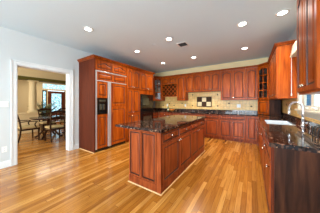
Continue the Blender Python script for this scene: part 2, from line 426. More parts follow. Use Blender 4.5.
def door_on(t, d, mats=('cherry', 'glaze')):
    """d: dict(x0,x1,z0,z1,arch,knob=(x,z) or None, kind)"""
    k = d.get('kind', 'door')
    nm = {'door': 'door', 'drawer': 'drawer', 'panel': 'panel'}[k]
    if k == 'drawer': bm = panel_bm(d['x0'], d['x1'], d['z0'], d['z1'], 0, .02, 0, .024, .012)
    else: bm = panel_bm(d['x0'], d['x1'], d['z0'], d['z1'], 0, .02, d.get('arch', 0))
    o = obj(nm, bm, list(mats), t)
    if d.get('knob'):
        if d.get('hw') == 'pull': pull(o, d['knob'][0], d['knob'][1], -.02)
        elif d.get('hw') == 'cup': cup(o, d['knob'][0], d['knob'][1], -.02)
        else: knob(o, d['knob'][0], d['knob'][1], -.02)
    return o
def wall_cab(label, loc, rz, w, dep, h, nd=2, arch=.045, group=None, crown=(0, 0), gap=.003, side_mat=None, knobs=True, cat='cabinet', name='wall_cabinet', z_door0=.022):
    """front-left-bottom corner at loc; body behind y=0"""
    t = thing(name, label, cat, loc, rz, group)
    bm = B1(.001, w-.001, .001, dep, 0, h)
    obj('body', bm, side_mat or 'cherry', t)
    dw = w/nd
    for i in range(nd):
        x0, x1 = i*dw+(.012 if i == 0 else gap), (i+1)*dw-(.012 if i == nd-1 else gap)
        if nd == 1: kx = x0+.028
        else: kx = x1-.026 if i % 2 == 0 else x0+.026
        door_on(t, dict(x0=x0, x1=x1, z0=z_door0, z1=h-.025, arch=arch, knob=(kx, z_door0+.05) if knobs else None))
    path = ([(0, dep)] if crown[0] else []) + [(0, 0), (w, 0)] + ([(w, dep)] if crown[1] else [])
    obj('crown_moulding', sweep(BM(), path, CROWN, h-.012), ['cherry', 'glaze'], t)
    return t
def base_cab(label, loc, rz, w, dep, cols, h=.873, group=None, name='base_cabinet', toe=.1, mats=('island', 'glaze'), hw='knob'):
    """cols: list of (x0,x1, [ ('drawer'|'door', z0, z1, knobside) ])"""
    t = thing(name, label, 'cabinet', loc, rz, group)
    bm = BM(); box(bm, .001, w-.001, .001, dep, toe, h); box(bm, .001, w-.001, .07, dep, 0, toe)
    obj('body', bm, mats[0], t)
    for x0, x1, items in cols:
        for kind, z0, z1, ks in items:
            if kind == 'drawer': kn = ((x0+x1)/2, (z0+z1)/2)
            else: kn = None if ks is None else ((x0+.03 if ks == 'l' else x1-.03), z1-.05)
            if ks == 'none': kn = None
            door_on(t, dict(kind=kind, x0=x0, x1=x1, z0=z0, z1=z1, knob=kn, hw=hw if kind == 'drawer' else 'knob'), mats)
    return t

# ------------------------------------------------------------------ the setting
WL, WR, WB, CE = -4.10, .735, 5.80, 2.78
RY = -4.6
struct('floor', B1(-11.6, 1.0, RY-.2, 7.2, -.12, 0), 'floor', 'glossy oak strip floor', 'floor')
struct('ceiling', B1(-11.6, 1.0, RY-.2, 7.2, CE, CE+.15), 'ceiling', 'pale grey painted kitchen ceiling', 'ceiling')
bm = BM(); T = .16; OY0, OY1, OZ = .80, 1.80, 2.075
box(bm, WL-T, WL, RY, OY0, 0, CE); box(bm, WL-T, WL, OY1, 7.0, 0, CE); box(bm, WL-T, WL, OY0, OY1, OZ, CE)
struct('wall_left', bm, 'wall', 'pale painted wall with the cased opening', 'wall')
struct('wall_back', B1(WL, WR, WB, WB+.15, 0, CE), 'wall_back_paint', 'painted wall above the back cabinets', 'wall')
WY0, WY1, WZ0, WZ1 = 2.22, 3.575, 1.17, 2.16
bm = BM()
box(bm, WR, WR+.09, RY, WY0, 0, CE); box(bm, WR, WR+.09, WY1, WB+.15, 0, CE)
box(bm, WR, WR+.09, WY0, WY1, 0, WZ0); box(bm, WR, WR+.09, WY0, WY1, WZ1, CE)
struct('wall_right', bm, 'wall', 'painted wall with the sink window', 'wall')
bm = BM()   # rear side of the room: wide glazed opening
box(bm, WL, -3.9, RY-.15, RY, 0, CE); box(bm, .5, WR, RY-.15, RY, 0, CE); box(bm, -3.9, .5, RY-.15, RY, 2.5, CE)
struct('wall_rear', bm, 'wall', 'rear wall with a wide opening to daylight', 'wall')
# casing of the opening
bm = BM(); CW = .095
def casing_profile(bm, y0, y1, z0, z1):
    box(bm, WL, WL+.018, y0, y1, z0, z1, .003)
box(bm, WL, WL+.018, OY0-CW, OY0-.004, 0, OZ+CW, .003); box(bm, WL, WL+.018, OY1+.004, OY1+CW, 0, OZ+CW, .003)
box(bm, WL, WL+.018, OY0-.004, OY1+.004, OZ+.004, OZ+CW, .003)
box(bm, WL+.018, WL+.030, OY0-CW, OY0-CW+.026, 0, OZ+CW, .003); box(bm, WL+.018, WL+.030, OY1+CW-.026, OY1+CW, 0, OZ+CW, .003)
box(bm, WL+.018, WL+.030, OY0-CW, OY1+CW, OZ+CW-.026, OZ+CW, .003)
box(bm, WL-T, WL, OY0-.004, OY0+.012, 0, OZ); box(bm, WL-T, WL, OY1-.012, OY1+.004, 0, OZ); box(bm, WL-T, WL, OY0, OY1, OZ-.012, OZ+.004)
struct('trim_1', bm, 'white_trim', 'white casing around the opening to the dining room', 'trim')
bm = BM()
BP = [(0, 0), (.016, 0), (.016, .10), (.010, .118), (.004, .13), (0, .13)]
sweep(bm, [(WL, RY), (WL, OY0-CW)], BP, 0); sweep(bm, [(WL, OY1+CW), (WL, 2.045)], BP, 0)
struct('baseboard_left', bm, 'white_trim', 'white baseboard on the pale wall', 'baseboard')

# dining room and foyer
DW = -11.2
bm = BM(); box(bm, DW-.15, WL-T, -1.75, -1.6, 0, CE); 
struct('wall_dining_side', bm, 'cream_wall', 'cream wall at the near side of the dining room', 'wall')
struct('wall_dining_far_side', B1(DW-.15, WL-T, 7.0, 7.15, 0, CE), 'cream_wall', 'cream wall at the far side of the dining room', 'wall')
FD0, FD1, FZ = 3.64, 4.66, 2.06
bm = BM()
box(bm, DW-.15, DW, -1.75, 3.34, 0, CE); box(bm, DW-.15, DW, 5.10, 7.15, 0, CE); box(bm, DW-.15, DW, 3.34, 5.10, 2.56, CE)
box(bm, DW-.15, DW, 3.34, 5.10, 2.10, 2.18); box(bm, DW-.15, DW, 3.58, FD0, 0, 2.10); box(bm, DW-.15, DW, FD1, 5.10, 0, 2.10)
struct('wall_foyer', bm, 'cream_wall', 'cream foyer wall around the front door', 'wall')
# beam on columns between dining room and foyer
bm = BM(); box(bm, -8.36, -8.0, -1.6, 7.0, 2.40, CE, 0, 0); box(bm, -8.34, -7.985, -1.6, 7.0, 2.27, 2.40, 0, 1)
sweep(bm, [(-8.0, -1.6), (-8.0, 7.0)], [(0, 0), (.02, 0), (.03, .10), (.09, .17), (.09, .2), (0, .2)], CE-.2)
struct('trim_2', bm, ['cream_trim', 'olive'], 'cream beam with olive band across the dining room', 'trim')
bm = BM(); PZ = .80
box(bm, -8.30, -8.04, -1.6, 2.30, 0, PZ); box(bm, -8.34, -8.00, -1.6, 2.34, PZ, PZ+.045, .008); box(bm, -8.04, -8.015, -1.6, 2.32, 0, .16)
for y in (.2, 1.0, 1.75):
    sweep(bm, [(-8.04, y-.3), (-8.04, y+.3)], [(0, 0), (.02, 0), (.02, .03), (0, .03)], .30); sweep(bm, [(-8.04, y-.3), (-8.04, y+.3)], [(0, 0), (.02, 0), (.02, .03), (0, .03)], .66)
struct('wall_low', bm, 'cream_trim', 'low cream panelled wall carrying the column', 'wall')
bm = BM(); sweep(bm, [(DW, -1.6), (DW, 3.30)], BP, 0); 
struct('baseboard_foyer', bm, 'cream_trim', 'cream baseboard along the foyer wall', 'baseboard')
# front door
d = thing('door_1', 'red brown front door with a leaded glass pane', 'door', (DW-.06, 0, 0)); d['kind'] = 'structure'
bm = BM(); g0, g1, h0, h1 = FD0+.21, FD1-.23, .62, 1.90
box(bm, 0, .045, FD0, g0, .01, FZ); box(bm, 0, .045, g1, FD1, .01, FZ); box(bm, 0, .045, g0, g1, .01, h0); box(bm, 0, .045, g0, g1, h1, FZ)
obj('leaf', bm, 'door_wood', d)
obj('pane', B1(.016, .024, g0, g1, h0, h1), 'leaded', d)
bm = BM(); bmv = []
tube(bm, [(.03, (g0+g1)/2+.17*math.cos(t*math.pi/12), (h0+h1)/2+.42*math.sin(t*math.pi/12)) for t in range(24)], .012, 6, True)
obj('oval_leading', bm, 'slot', d)
obj('handle', lathe(BM(), [(.02, 0), (.03, .03), (.03, .05), (0, .06)], 0, 0, 12), 'nickel', d, (.05, FD0+.08, 1.0), (0, R(90), 0))
wn = thing('window_2', 'leaded sidelight left of the front door', 'window', (DW-.06, 0, 0)); wn['kind'] = 'structure'
bm = BM(); box(bm, 0, .045, 3.35, 3.40, 0, 2.09); box(bm, 0, .045, 3.53, 3.58, 0, 2.09); box(bm, 0, .045, 3.40, 3.53, 0, .5); box(bm, 0, .045, 3.40, 3.53, 2.02, 2.09)
obj('frame', bm, 'dark_wood', wn); obj('pane', B1(.016, .024, 3.40, 3.53, .5, 2.02), 'leaded', wn)
wn = thing('window_3', 'leaded transom above the front door', 'window', (DW-.06, 0, 0)); wn['kind'] = 'structure'
bm = BM(); box(bm, 0, .045, 3.35, 5.09, 2.19, 2.22); box(bm, 0, .045, 3.35, 5.09, 2.52, 2.55); box(bm, 0, .045, 3.35, 3.38, 2.22, 2.52); box(bm, 0, .045, 5.06, 5.09, 2.22, 2.52)
obj('frame', bm, 'cream_trim', wn); obj('pane', B1(.016, .024, 3.38, 5.06, 2.22, 2.52), 'leaded', wn)

# window over the sink
wn = thing('window_1', 'white casement window over the sink', 'window', (WR, 0, 0)); wn['kind'] = 'structure'
bm = BM(); c = .085
box(bm, -.018, 0, WY0-c, WY0, WZ0-.02, WZ1+c, .003); box(bm, -.018, 0, WY1, WY1+c, WZ0-.02, WZ1+c, .003); box(bm, -.018, 0, WY0, WY1, WZ1, WZ1+c, .003)
box(bm, -.018, 0, WY0-c, WY1+c, WZ0-.09, WZ0-.03, .003)
obj('casing', bm, 'window_trim', wn)
obj('sill', (lambda b: (box(b, -.05, -.0005, WY0-c-.02, WY1+c+.015, WZ0-.03, WZ0), box(b, -.0005, .028, WY0+.001, WY1-.001, WZ0+.0005, WZ0+.006), b)[-1])(BM()), 'window_trim', wn)
obj('frame', (lambda b: (box(b, .03, .07, 3.482, WY1, WZ0, WZ1), box(b, .03, .07, WY0, 2.258, WZ0, WZ1), b)[-1])(BM()), 'window_trim', wn)
for y0, y1 in ((2.26, 2.66), (2.662, 3.05), (3.052, 3.48)):
    bm = BM(); s = .05
    box(bm, .03, .044, y0, y0+s, WZ0, WZ1); box(bm, .03, .044, y1-s, y1, WZ0, WZ1); box(bm, .03, .044, y0+s, y1-s, WZ0, WZ0+.07); box(bm, .03, .044, y0+s, y1-s, WZ1-s, WZ1)
    f = obj('sash', bm, 'window_trim', wn)
    obj('pane', B1(.035, .039, y0+s, y1-s, WZ0+.07, WZ1-s), 'glass', f)
    bm = BM(); ym = (y0+y1)/2
    box(bm, .005, .0295, ym-.035, ym+.035, WZ0+.02, WZ0+.05, .005); tube(bm, [(.01, ym, WZ0+.04), (-.01, ym+.03, WZ0+.05), (-.015, ym+.06, WZ0+.035)], .007, 8)
    obj('crank', bm, 'white_plastic', f)

# ------------------------------------------------------------------ left run of cabinets, front at X = FX
FX = -3.34; ZT = 2.435      # top of cabinet bodies (crown above)
r90 = R(90)
# cabinet that encloses the refrigerator: side panel + bridge cabinet. local x = world y - 2.05
t = thing('refrigerator_cabinet', 'tall cabinet enclosing the panelled refrigerator, with brown end panel and two arched doors on top', 'cabinet', (FX, 2.05, 0), r90)
DEP = .755
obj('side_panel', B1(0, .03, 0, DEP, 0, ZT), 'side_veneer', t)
bm = BM(); box(bm, .031, 1.10, .02, DEP, 2.135, ZT); box(bm, 1.085, 1.10, .02, DEP, 0, 2.134)
obj('body', bm, 'cherry', t)
for x0, x1, kx in ((.045, .563, .53), (.569, 1.088, .60)):
    door_on(t, dict(x0=x0, x1=x1, z0=2.15, z1=2.40, arch=.05, knob=None)).location.y = .02
obj('shoe_moulding', sweep(BM(), [(0, DEP-.05), (0, -.002)], [(0, 0), (.014, 0), (.012, .012), (0, .016)], 0), 'shoe', t)
obj('crown_moulding', sweep(BM(), [(0, DEP-.002), (0, 0), (1.10, 0)], CROWN, ZT-.012), ['cherry', 'glaze'], t)
# refrigerator
t = thing('refrigerator', 'built-in side by side refrigerator with cherry panels and steel trim', 'refrigerator', (FX, 2.085, 0), r90)
FWD = 1.045
bm = B1(0, FWD, .05, DEP-.06, .02, 2.125); obj('body', bm, 'black', t)
obj('toe_grille', B1(.01, FWD-.01, .03, .049, .0, .075), 'black', t)
# steel trims
bm = B1(.0, .035, -.012, .049, .08, 2.125, .004); obj('side_trim', bm, 'steel', t)
bm = B1(.036, FWD, -.012, .049, 2.10, 2.125, .004); obj('top_trim', bm, 'steel', t)
bm = B1(.036, FWD, -.012, .049, 1.855, 1.875, .004); obj('rail_trim', bm, 'steel', t)
g = obj('grille_panel', panel_bm(.038, .53, 1.878, 2.098, .049, .05, 0, .05), ['cherry', 'glaze'], t)
g = obj('grille_panel', panel_bm(.532, FWD, 1.878, 2.098, .049, .05, 0, .05), ['cherry', 'glaze'], t)
# freezer door (left)
fz = obj('freezer_door', B1(.038, .36, .012, .049, .082, 1.853), 'cherry', t)
obj('upper_panel', panel_bm(.04, .358, 1.415, 1.85, .0115, .012, 0, .075), ['cherry', 'glaze'], fz)
obj('lower_panel', panel_bm(.04, .358, .085, .975, .0115, .012, 0, .075), ['cherry', 'glaze'], fz)
ds = obj('dispenser', BM() if False else (lambda b: (box(b, .045, .345, -.004, .0115, .98, 1.02), box(b, .045, .345, -.004, .0115, 1.28, 1.41), box(b, .045, .075, -.004, .0115, 1.02, 1.28), box(b, .315, .345, -.004, .0115, 1.02, 1.28), box(b, .075, .315, .006, .0115, 1.02, 1.28), b)[-1])(BM()), 'black', fz)
bm = BM(); box(bm, .12, .18, -.002, .006, 1.10, 1.25, .004); box(bm, .21, .27, -.002, .006, 1.10, 1.25, .004); box(bm, .10, .29, -.012, -.004, 1.31, 1.37, .003)
obj('dispenser_paddle', bm, 'grey_display', fz)
obj('handle', B1(.363, .405, -.035, .049, .082, 1.853, .006), 'steel', fz)
# fridge door (right)
fd = obj('refrigerator_door', B1(.452, FWD, .012, .049, .082, 1.853), 'cherry', t)
obj('handle', B1(.408, .449, -.035, .049, .082, 1.853, .006), 'steel', fd)
obj('upper_panel', panel_bm(.455, FWD-.002, 1.195, 1.85, .0115, .012, 0, .08), ['cherry', 'glaze'], fd)
obj('lower_panel', panel_bm(.455, FWD-.002, .085, 1.175, .0115, .012, 0, .08), ['cherry', 'glaze'], fd)

# pantry
t = thing('pantry_cabinet', 'tall narrow pantry cabinet of stacked doors between refrigerator and wall oven', 'cabinet', (FX, 3.155, 0), r90)
PW = .635; bm = BM(); box(bm, .001, PW, .02, DEP, .1, ZT); box(bm, .001, PW, .09, DEP, 0, .1); obj('body', bm, 'cherry', t)
xm = PW*.44
for x0, x1, side in ((.012, xm-.003, 'r'), (xm+.003, PW-.012, 'l')):
    for z0, z1, ar, kz in ((.115, .892, 0, .84), (.918, 1.725, 0, .98), (1.755, 2.395, .045, 1.81)):
        kx = x1-.026 if side == 'r' else x0+.026
        door_on(t, dict(x0=x0, x1=x1, z0=z0, z1=z1, arch=ar, knob=(kx, kz))).location.y = .02
obj('crown_moulding', sweep(BM(), [(0, 0), (PW, 0)], CROWN, ZT-.012), ['cherry', 'glaze'], t)
# oven column
t = thing('oven_cabinet', 'tall cherry cabinet housing the black microwave and oven', 'cabinet', (FX, 3.792, 0), r90)
OW = .80; bm = BM()
box(bm, .0, .035, .02, DEP, .1, ZT); box(bm, OW-.035, OW, .02, DEP, .1, ZT); box(bm, .036, OW-.036, DEP-.03, DEP, .1, ZT)
box(bm, .036, OW-.036, .02, DEP-.031, 1.60, ZT); box(bm, .036, OW-.036, .02, DEP-.031, .1, .36); box(bm, 0, OW, .09, DEP, 0, .1)
obj('body', bm, 'cherry', t)
for x0, x1, side in ((.012, OW/2-.003, 'r'), (OW/2+.003, OW-.012, 'l')):
    door_on(t, dict(x0=x0, x1=x1, z0=1.755, z1=2.395, arch=.045, knob=((x1-.026 if side == 'r' else x0+.026), 1.81))).location.y = .02
door_on(t, dict(kind='drawer', x0=.012, x1=OW-.012, z0=.12, z1=.34, knob=(OW/2, .23))).location.y = .02
obj('crown_moulding', sweep(BM(), [(0, 0), (OW, 0), (OW, DEP-.002)], CROWN, ZT-.012), ['cherry', 'glaze'], t)
# microwave & oven
t = thing('microwave', 'black built-in microwave above the wall oven', 'microwave', (FX, 3.83, 1.09), r90)
ww = OW-.076
obj('body', B1(.004, ww-.004, .03, .45, 0, .50), 'black', t)
obj('face_trim', B1(-.015, ww+.015, .005, .0195, 0, .505), 'black', t)
dd = obj('door', B1(.03, ww*.74, -.015, .0045, .05, .45, .004), 'black_glass', t)
obj('window', B1(.09, ww*.62, -.0185, -.0155, .12, .37), 'grey_display', dd)
obj('control_panel', B1(ww*.75, ww-.02, -.012, .0045, .05, .45, .003), 'black', t)
t = thing('wall_oven', 'black wall oven beneath the microwave', 'oven', (FX, 3.83, .365), r90)
obj('body', B1(.004, ww-.004, .03, .55, 0, .715), 'black', t)
obj('face_trim', B1(-.015, ww+.015, .005, .0195, -.0, .715), 'black', t)
obj('control_panel', B1(.0, ww, -.012, .0045, .60, .71, .003), 'black_glass', t)
dd = obj('door', B1(.0, ww, -.02, .0045, .01, .59, .004), 'black_glass', t)
obj('window', B1(.12, ww-.12, -.0235, -.0205, .12, .42), 'grey_display', dd)
obj('handle', tube(BM(), [(.06, -.021, .53), (.06, -.055, .53), (ww-.06, -.055, .53), (ww-.06, -.021, .53)], .010, 10), 'black', dd)

# ------------------------------------------------------------------ base cabinets
# left return behind the oven column
base_cab('short cherry base cabinet tucked behind the oven cabinet in the far left corner', (-3.50, 4.60, 0), r90, .58, .585, [(.01, .57, [('drawer', .715, .86, 'c'), ('door', .12, .70, 'r')])])
BF = 5.20
DD = WB-BF-.012
def two(w, dr=True):
    m = w/2; top = .70 if dr else .86
    cols = [(.01, m-.003, [('door', .12, top, 'r')]), (m+.003, w-.01, [('door', .12, top, 'l')])]
    if dr: cols.append((.01, w-.01, [('drawer', .715, .86, 'c')]))
    return cols
BGRP = None
units = [(-3.476, -2.842, 'two', 'cherry base cabinet below the orange bowl on the back counter'),
         (-2.84, -2.152, 'two', 'cherry base cabinet mostly hidden by the island, second from the far left corner'),
         (-2.15, -1.452, 'two', 'cherry base cabinet below the checkered tile inset, hidden by the island'),
         (-1.45, -.952, 'one', 'single door cherry base cabinet just beside the far end of the island'),
         (-.95, -.165, 'two', 'double door cherry base cabinet with one wide drawer under the back counter')]
for x0, x1, k, lab in units:
    wdt = x1-x0
    if k == 'two': cols = two(wdt)
    else: cols = [(.01, wdt-.02, [('drawer', .715, .86, 'c'), ('door', .12, .70, 'l')])]
    base_cab(lab, (x0, BF, 0), 0, wdt, DD, cols)
base_cab('narrow full height door base cabinet at the far right inner corner', (-.163, BF, 0), 0, .326, DD, [(.012, .30, [('door', .12, .86, None)])])
# right run, front faces -X, local x runs toward the camera
BX = .165; DR = WR-BX-.002; rm = -r90
z3 = [('drawer', .715, .86, 'c'), ('drawer', .53, .70, 'c'), ('drawer', .33, .515, 'c'), ('drawer', .12, .315, 'c')]
base_cab('four drawer cherry base cabinet at the far end of the right counter', (BX, 5.175, 0), rm, .575, DR, [(.03, .565, z3)])
base_cab('cherry drawer base cabinet beside the sink base, on its far side', (BX, 4.598, 0), rm, .52, DR, [(.01, .51, z3)])
base_cab('wide cherry sink base cabinet with double doors under the window', (BX, 4.076, 0), rm, .98, DR, [], name='sink_cabinet')
t = bpy.data.objects['sink_cabinet']
# sink base is hollow on top: rebuild the body
for ch in list(t.children): bpy.data.objects.remove(ch)
bm = BM(); box(bm, .001, .979, .001, DR, .1, .60); box(bm, .001, .979, .07, DR, 0, .1); box(bm, .001, .979, .001, .02, .60, .873); box(bm, .001, .02, .02, DR, .60, .873); box(bm, .96, .979, .02, DR, .60, .873)
obj('body', bm, 'cherry', t)
for x0, x1, z0, z1, kd, kn in ((.01, .487, .12, .70, 'door', (.457, .65)), (.493, .97, .12, .70, 'door', (.523, .65)), (.01, .97, .715, .86, 'drawer', None)):
    door_on(t, dict(kind=kd, x0=x0, x1=x1, z0=z0, z1=z1, knob=kn))
base_cab('cherry base cabinet with drawer over door between sink base and the peninsula end', (BX, 3.094, 0), rm, .70, DR, [(.01, .69, [('drawer', .715, .86, 'c'), ('door', .12, .70, 'r')])])
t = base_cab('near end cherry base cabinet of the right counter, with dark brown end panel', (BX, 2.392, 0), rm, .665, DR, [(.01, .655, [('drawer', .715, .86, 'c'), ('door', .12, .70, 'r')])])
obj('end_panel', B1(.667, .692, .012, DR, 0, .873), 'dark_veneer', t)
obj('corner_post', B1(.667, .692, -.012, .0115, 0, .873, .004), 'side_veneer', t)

# ------------------------------------------------------------------ counters
bm = BM(); z0, z1 = .875, .915
bx0 = .135
SX0, SX1, SY0, SY1 = .225, .605, 3.115, 3.93      # sink cut-out
box(bm, -4.098, -3.465, 4.597, 5.165, z0, z1); box(bm, -4.098, .135, 5.165, 5.798, z0, z1); box(bm, .135, .733, SY1, 5.798, z0, z1)
box(bm, .135, SX0, SY0, SY1, z0, z1); box(bm, SX1, .733, SY0, SY1, z0, z1); box(bm, .135, .733, 1.665, SY0, z0, z1)
bmesh.ops.remove_doubles(bm, verts=bm.verts[:], dist=1e-5)
ct = tag(obj('countertop', bm, 'granite'), 'dark speckled granite countertop running along the back and right walls', 'countertop')
bm = BM(); box(bm, -4.07, .708, 5.773, 5.798, z1, 1.015); box(bm, .708, .733, 1.70, 5.798, z1, 1.015); box(bm, -4.098, -4.073, 4.60, 5.798, z1, 1.015)
obj('upstand', bm, 'granite', ct)
# sink
t = thing('sink', 'stainless steel double bowl sink set in the right counter', 'sink', ((SX0+SX1)/2, (SY0+SY1)/2, .70))
def bowl(y0, y1):
    bm = BM(); a0, a1 = SX0-(SX0+SX1)/2+.002, SX1-(SX0+SX1)/2-.002
    th = .006
    o = [(a0, y0), (a1, y0), (a1, y1), (a0, y1)]
    n = [(a0+th, y0+th), (a1-th, y0+th), (a1-th, y1-th), (a0+th, y1-th)]
    ov = [bm.verts.new((x, y, 0)) for x, y in o]; ot = [bm.verts.new((x, y, .20)) for x, y in o]
    it = [bm.verts.new((x, y, .20)) for x, y in n]; ib = [bm.verts.new((x*.94, y*.96+ .04*(y0+y1)/2, .008)) for x, y in n]
    bm.faces.new(ov[::-1]); bm.faces.new(ib)
    for i in range(4):
        j = (i+1) % 4
        bm.faces.new((ov[i], ov[j], ot[j], ot[i])); bm.faces.new((ot[i], ot[j], it[j], it[i])); bm.faces.new((it[i], it[j], ib[j], ib[i]))
    return bm
hy = (SY1-SY0)/2
b = obj('bowl', bowl(-hy+.002, -.006), 'steel', t); obj('drain', lathe(BM(), [(.04, .009), (.04, .012), (.02, .011), (0, .011)], 0, -hy/2, 16), 'chrome', b)
b = obj('bowl', bowl(.006, hy-.002), 'steel', t); obj('drain', lathe(BM(), [(.04, .009), (.04, .012), (.02, .011), (0, .011)], 0, hy/2, 16), 'chrome', b)
# faucet
t = thing('faucet', 'tall chrome gooseneck faucet behind the sink', 'faucet', (.672, 3.08, .916), 0)
obj('base', lathe(BM(), [(.03, 0), (.03, .012), (.022, .02), (.018, .05), (.018, .11), (.021, .115), (.021, .135), (.014, .145)], 0, 0, 18), 'chrome', t, smooth=True)
dx, dy = -.13, .20
pts = [(0, 0, .14), (0, 0, .20), (0, 0, .27)] + [(dx*.5*(1-math.cos(a)), dy*.5*(1-math.cos(a)), .27+.112*math.sin(a)) for a in [math.pi*k/14 for k in range(1, 14)]] + [(dx, dy, .265), (dx, dy, .225)]
obj('spout', tube(BM(), pts, .0155, 14), 'chrome', t, smooth=True)
obj('spray_head', lathe(BM(), [(.016, 0), (.021, .01), (.020, .05), (.0155, .055)], 0, 0, 14), 'chrome', t, (dx, dy, .17), smooth=True)
obj('lever', tube(BM(), [(0, -.02, .10), (-.01, -.05, .105), (-.02, -.10, .125)], [.010, .008, .006], 10), 'chrome', t, smooth=True)

# ------------------------------------------------------------------ backsplash
bs = tag(obj('backsplash', (lambda b: (box(b, -4.09, .722, 5.79, 5.7985, 1.016, 1.366), box(b, -3.49, -2.71, 5.79, 5.7985, 1.367, 1.556), box(b, -2.315, -.955, 5.79, 5.7985, 1.367, 1.712),
      box(b, .725, .7335, 3.63, 5.785, 1.016, 1.366), box(b, .725, .7335, 1.72, 3.62, 1.016, 1.06), b)[-1])(BM()), 'tile'), 'cream travertine tile backsplash with small dark accents', 'backsplash')
TY = 5.7885
for u, z in ((-3.62, 1.16), (-3.27, 1.24), (-3.02, 1.16), (-2.85, 1.44), (-2.62, 1.26), (-2.13, 1.16), (-2.13, 1.62), (-1.12, 1.16), (-1.12, 1.60), (-.72, 1.26), (-.02, 1.16)):
    s = .026
    obj('accent_tile', (lambda b: (prism(b, [(s*1.3, 0), (0, s*1.3), (-s*1.3, 0), (0, -s*1.3)], 0, .003), b)[-1])(BM()), 'accent', bs, (u, TY+.0015, z), (R(90), R(45), 0))
for y, z in ((4.66, 1.24), (4.2, 1.15), (3.85, 1.27)):
    obj('accent_tile', B1(-.002, .0015, -.025, .025, -.025, .025), 'accent', bs, (.7232, y, z))
mx0, mx1, mz0, mz1 = -1.94, -1.34, 1.115, 1.53
ins = obj('inset_panel', (lambda b: (box(b, mx0, mx1, TY-.006, TY+.001, mz0, mz1, .002), b)[-1])(BM()), 'accent', bs)
cw, chh = (mx1-mx0-.05)/3, (mz1-mz0-.05)/2
for i in range(3):
    for j in range(2):
        if (i+j) % 2 == 0 or True:
            lt = (i+j) % 2 == 0
            mi = 'tile_light' if lt else 'accent'
            obj('inset_tile', B1(mx0+.025+i*cw+.006, mx0+.025+(i+1)*cw-.006, TY-.010, TY-.0065, mz0+.025+j*chh+.006, mz0+.025+(j+1)*chh-.006, .001), mi, ins)

# ------------------------------------------------------------------ back wall cabinets
UF = 5.47; UD = WB-UF-.002
hz = lambda z0: ZT-z0
# diagonal corner cabinets
def corner_cab(name, label, A, Bp, corner_pts, z0, z1, glass=True, door_mat=('cherry', 'glaze'), rows=4, crown=True, shelf_items=False, side_mat='cherry', hinge='l', liner='interior'):
    """A,B: world xy of the left and right front corners; corner_pts: rest of the footprint"""
    A = Vector(A); Bv = Vector(Bp); d = Bv-A; ang = math.atan2(d.y, d.x); w = d.length
    mid = (A+Bv)/2
    t = thing(name, label, 'cabinet', (A.x, A.y, z0), ang)
    inv = Matrix.Rotation(-ang, 2)
    loc = [inv @ (Vector(p)-A) for p in corner_pts]
    poly = [Vector((0, 0)), Vector((w, 0))]+loc
    h = z1-z0
    cen = sum(poly, Vector((0, 0)))/len(poly)
    bm = BM()
    P2 = [(p.x, p.y) for p in poly]
    fr = .035
    prism(bm, P2, 0, .02); prism(bm, P2, h-.02, h)
    for i in range(1, len(poly)):
        a, b = poly[i], poly[(i+1) % len(poly)]
        dd = (b-a).normalized(); nn = Vector((-dd.y, dd.x))*.016
        prism(bm, [(a.x, a.y), (b.x, b.y), (b.x+nn.x, b.y+nn.y), (a.x+nn.x, a.y+nn.y)], .02, h-.02)
    obj('body', bm, side_mat, t)
    if glass:
        bm = BM(); q0 = [cen+(p-cen)*.935 for p in poly]
        for i in range(1, len(poly)):
            a, b = q0[i], q0[(i+1) % len(poly)]
            dd = (b-a).normalized(); nn = Vector((-dd.y, dd.x))*.003
            prism(bm, [(a.x, a.y), (b.x, b.y), (b.x+nn.x, b.y+nn.y), (a.x+nn.x, a.y+nn.y)], .022, h-.022)
        prism(bm, [(p.x, p.y) for p in q0], .0205, .0225)
        obj('liner', bm, liner, t)
        bm = BM()
        q = [cen+(p-cen)*.88 for p in poly]
        for k in range(1, rows):
            zz = .02+(h-.04)*k/rows
            prism(bm, [(p.x, p.y) for p in q], zz-.009, zz+.009)
        obj('shelf', bm, 'interior', t)
        f = obj('door', frame_bm(.004, w-.004, .022, h-.025, 0, .02, .05, .052), list(door_mat), t)
        obj('pane', B1(.05, w-.05, -.009, -.005, .07, h-.075), 'glass', f)
        bm = BM(); box(bm, w/2-.009, w/2+.009, -.018, -.0095, .07, h-.076)
        for k in range(1, rows):
            zz = .022+.052+(h-.15)*k/rows; box(bm, .052, w-.052, -.0175, -.0095, zz-.009, zz+.009)
        obj('muntins', bm, door_mat[0], f)
        knob(f, w-.026 if hinge == 'l' else .026, .07, -.02)
    else:
        door_on(t, dict(x0=.004, x1=w-.004, z0=.012, z1=h-.012, arch=0, knob=(w/2, .035)), door_mat)
    if crown: obj('crown_moulding', sweep(BM(), [(0, 0), (w, 0)], CROWN, h-.012), ['cherry', 'glaze'], t)
    return t
corner_cab('corner_cabinet', 'diagonal glass door corner cabinet beside the oven cabinet', (-3.772, 5.196), (-3.502, 5.466), [(-3.502, 5.786), (-4.086, 5.786), (-4.086, 5.196)], 1.372, ZT, True, rows=3, hinge='l', liner='pale_interior')
corner_cab('corner_cabinet', 'diagonal glass door corner cabinet at the right corner, eight small panes', (.163, 5.466), (.427, 5.202), [(.721, 5.202), (.721, 5.786), (.163, 5.786)], 1.372, ZT, True, hinge='r')
t = corner_cab('corner_garage', 'small corner cabinet with flat door standing on the counter in the right corner', (.163, 5.466), (.427, 5.202), [(.70, 5.202), (.70, 5.765), (.163, 5.765)], .917, 1.37, False, crown=False, side_mat='dark_veneer')
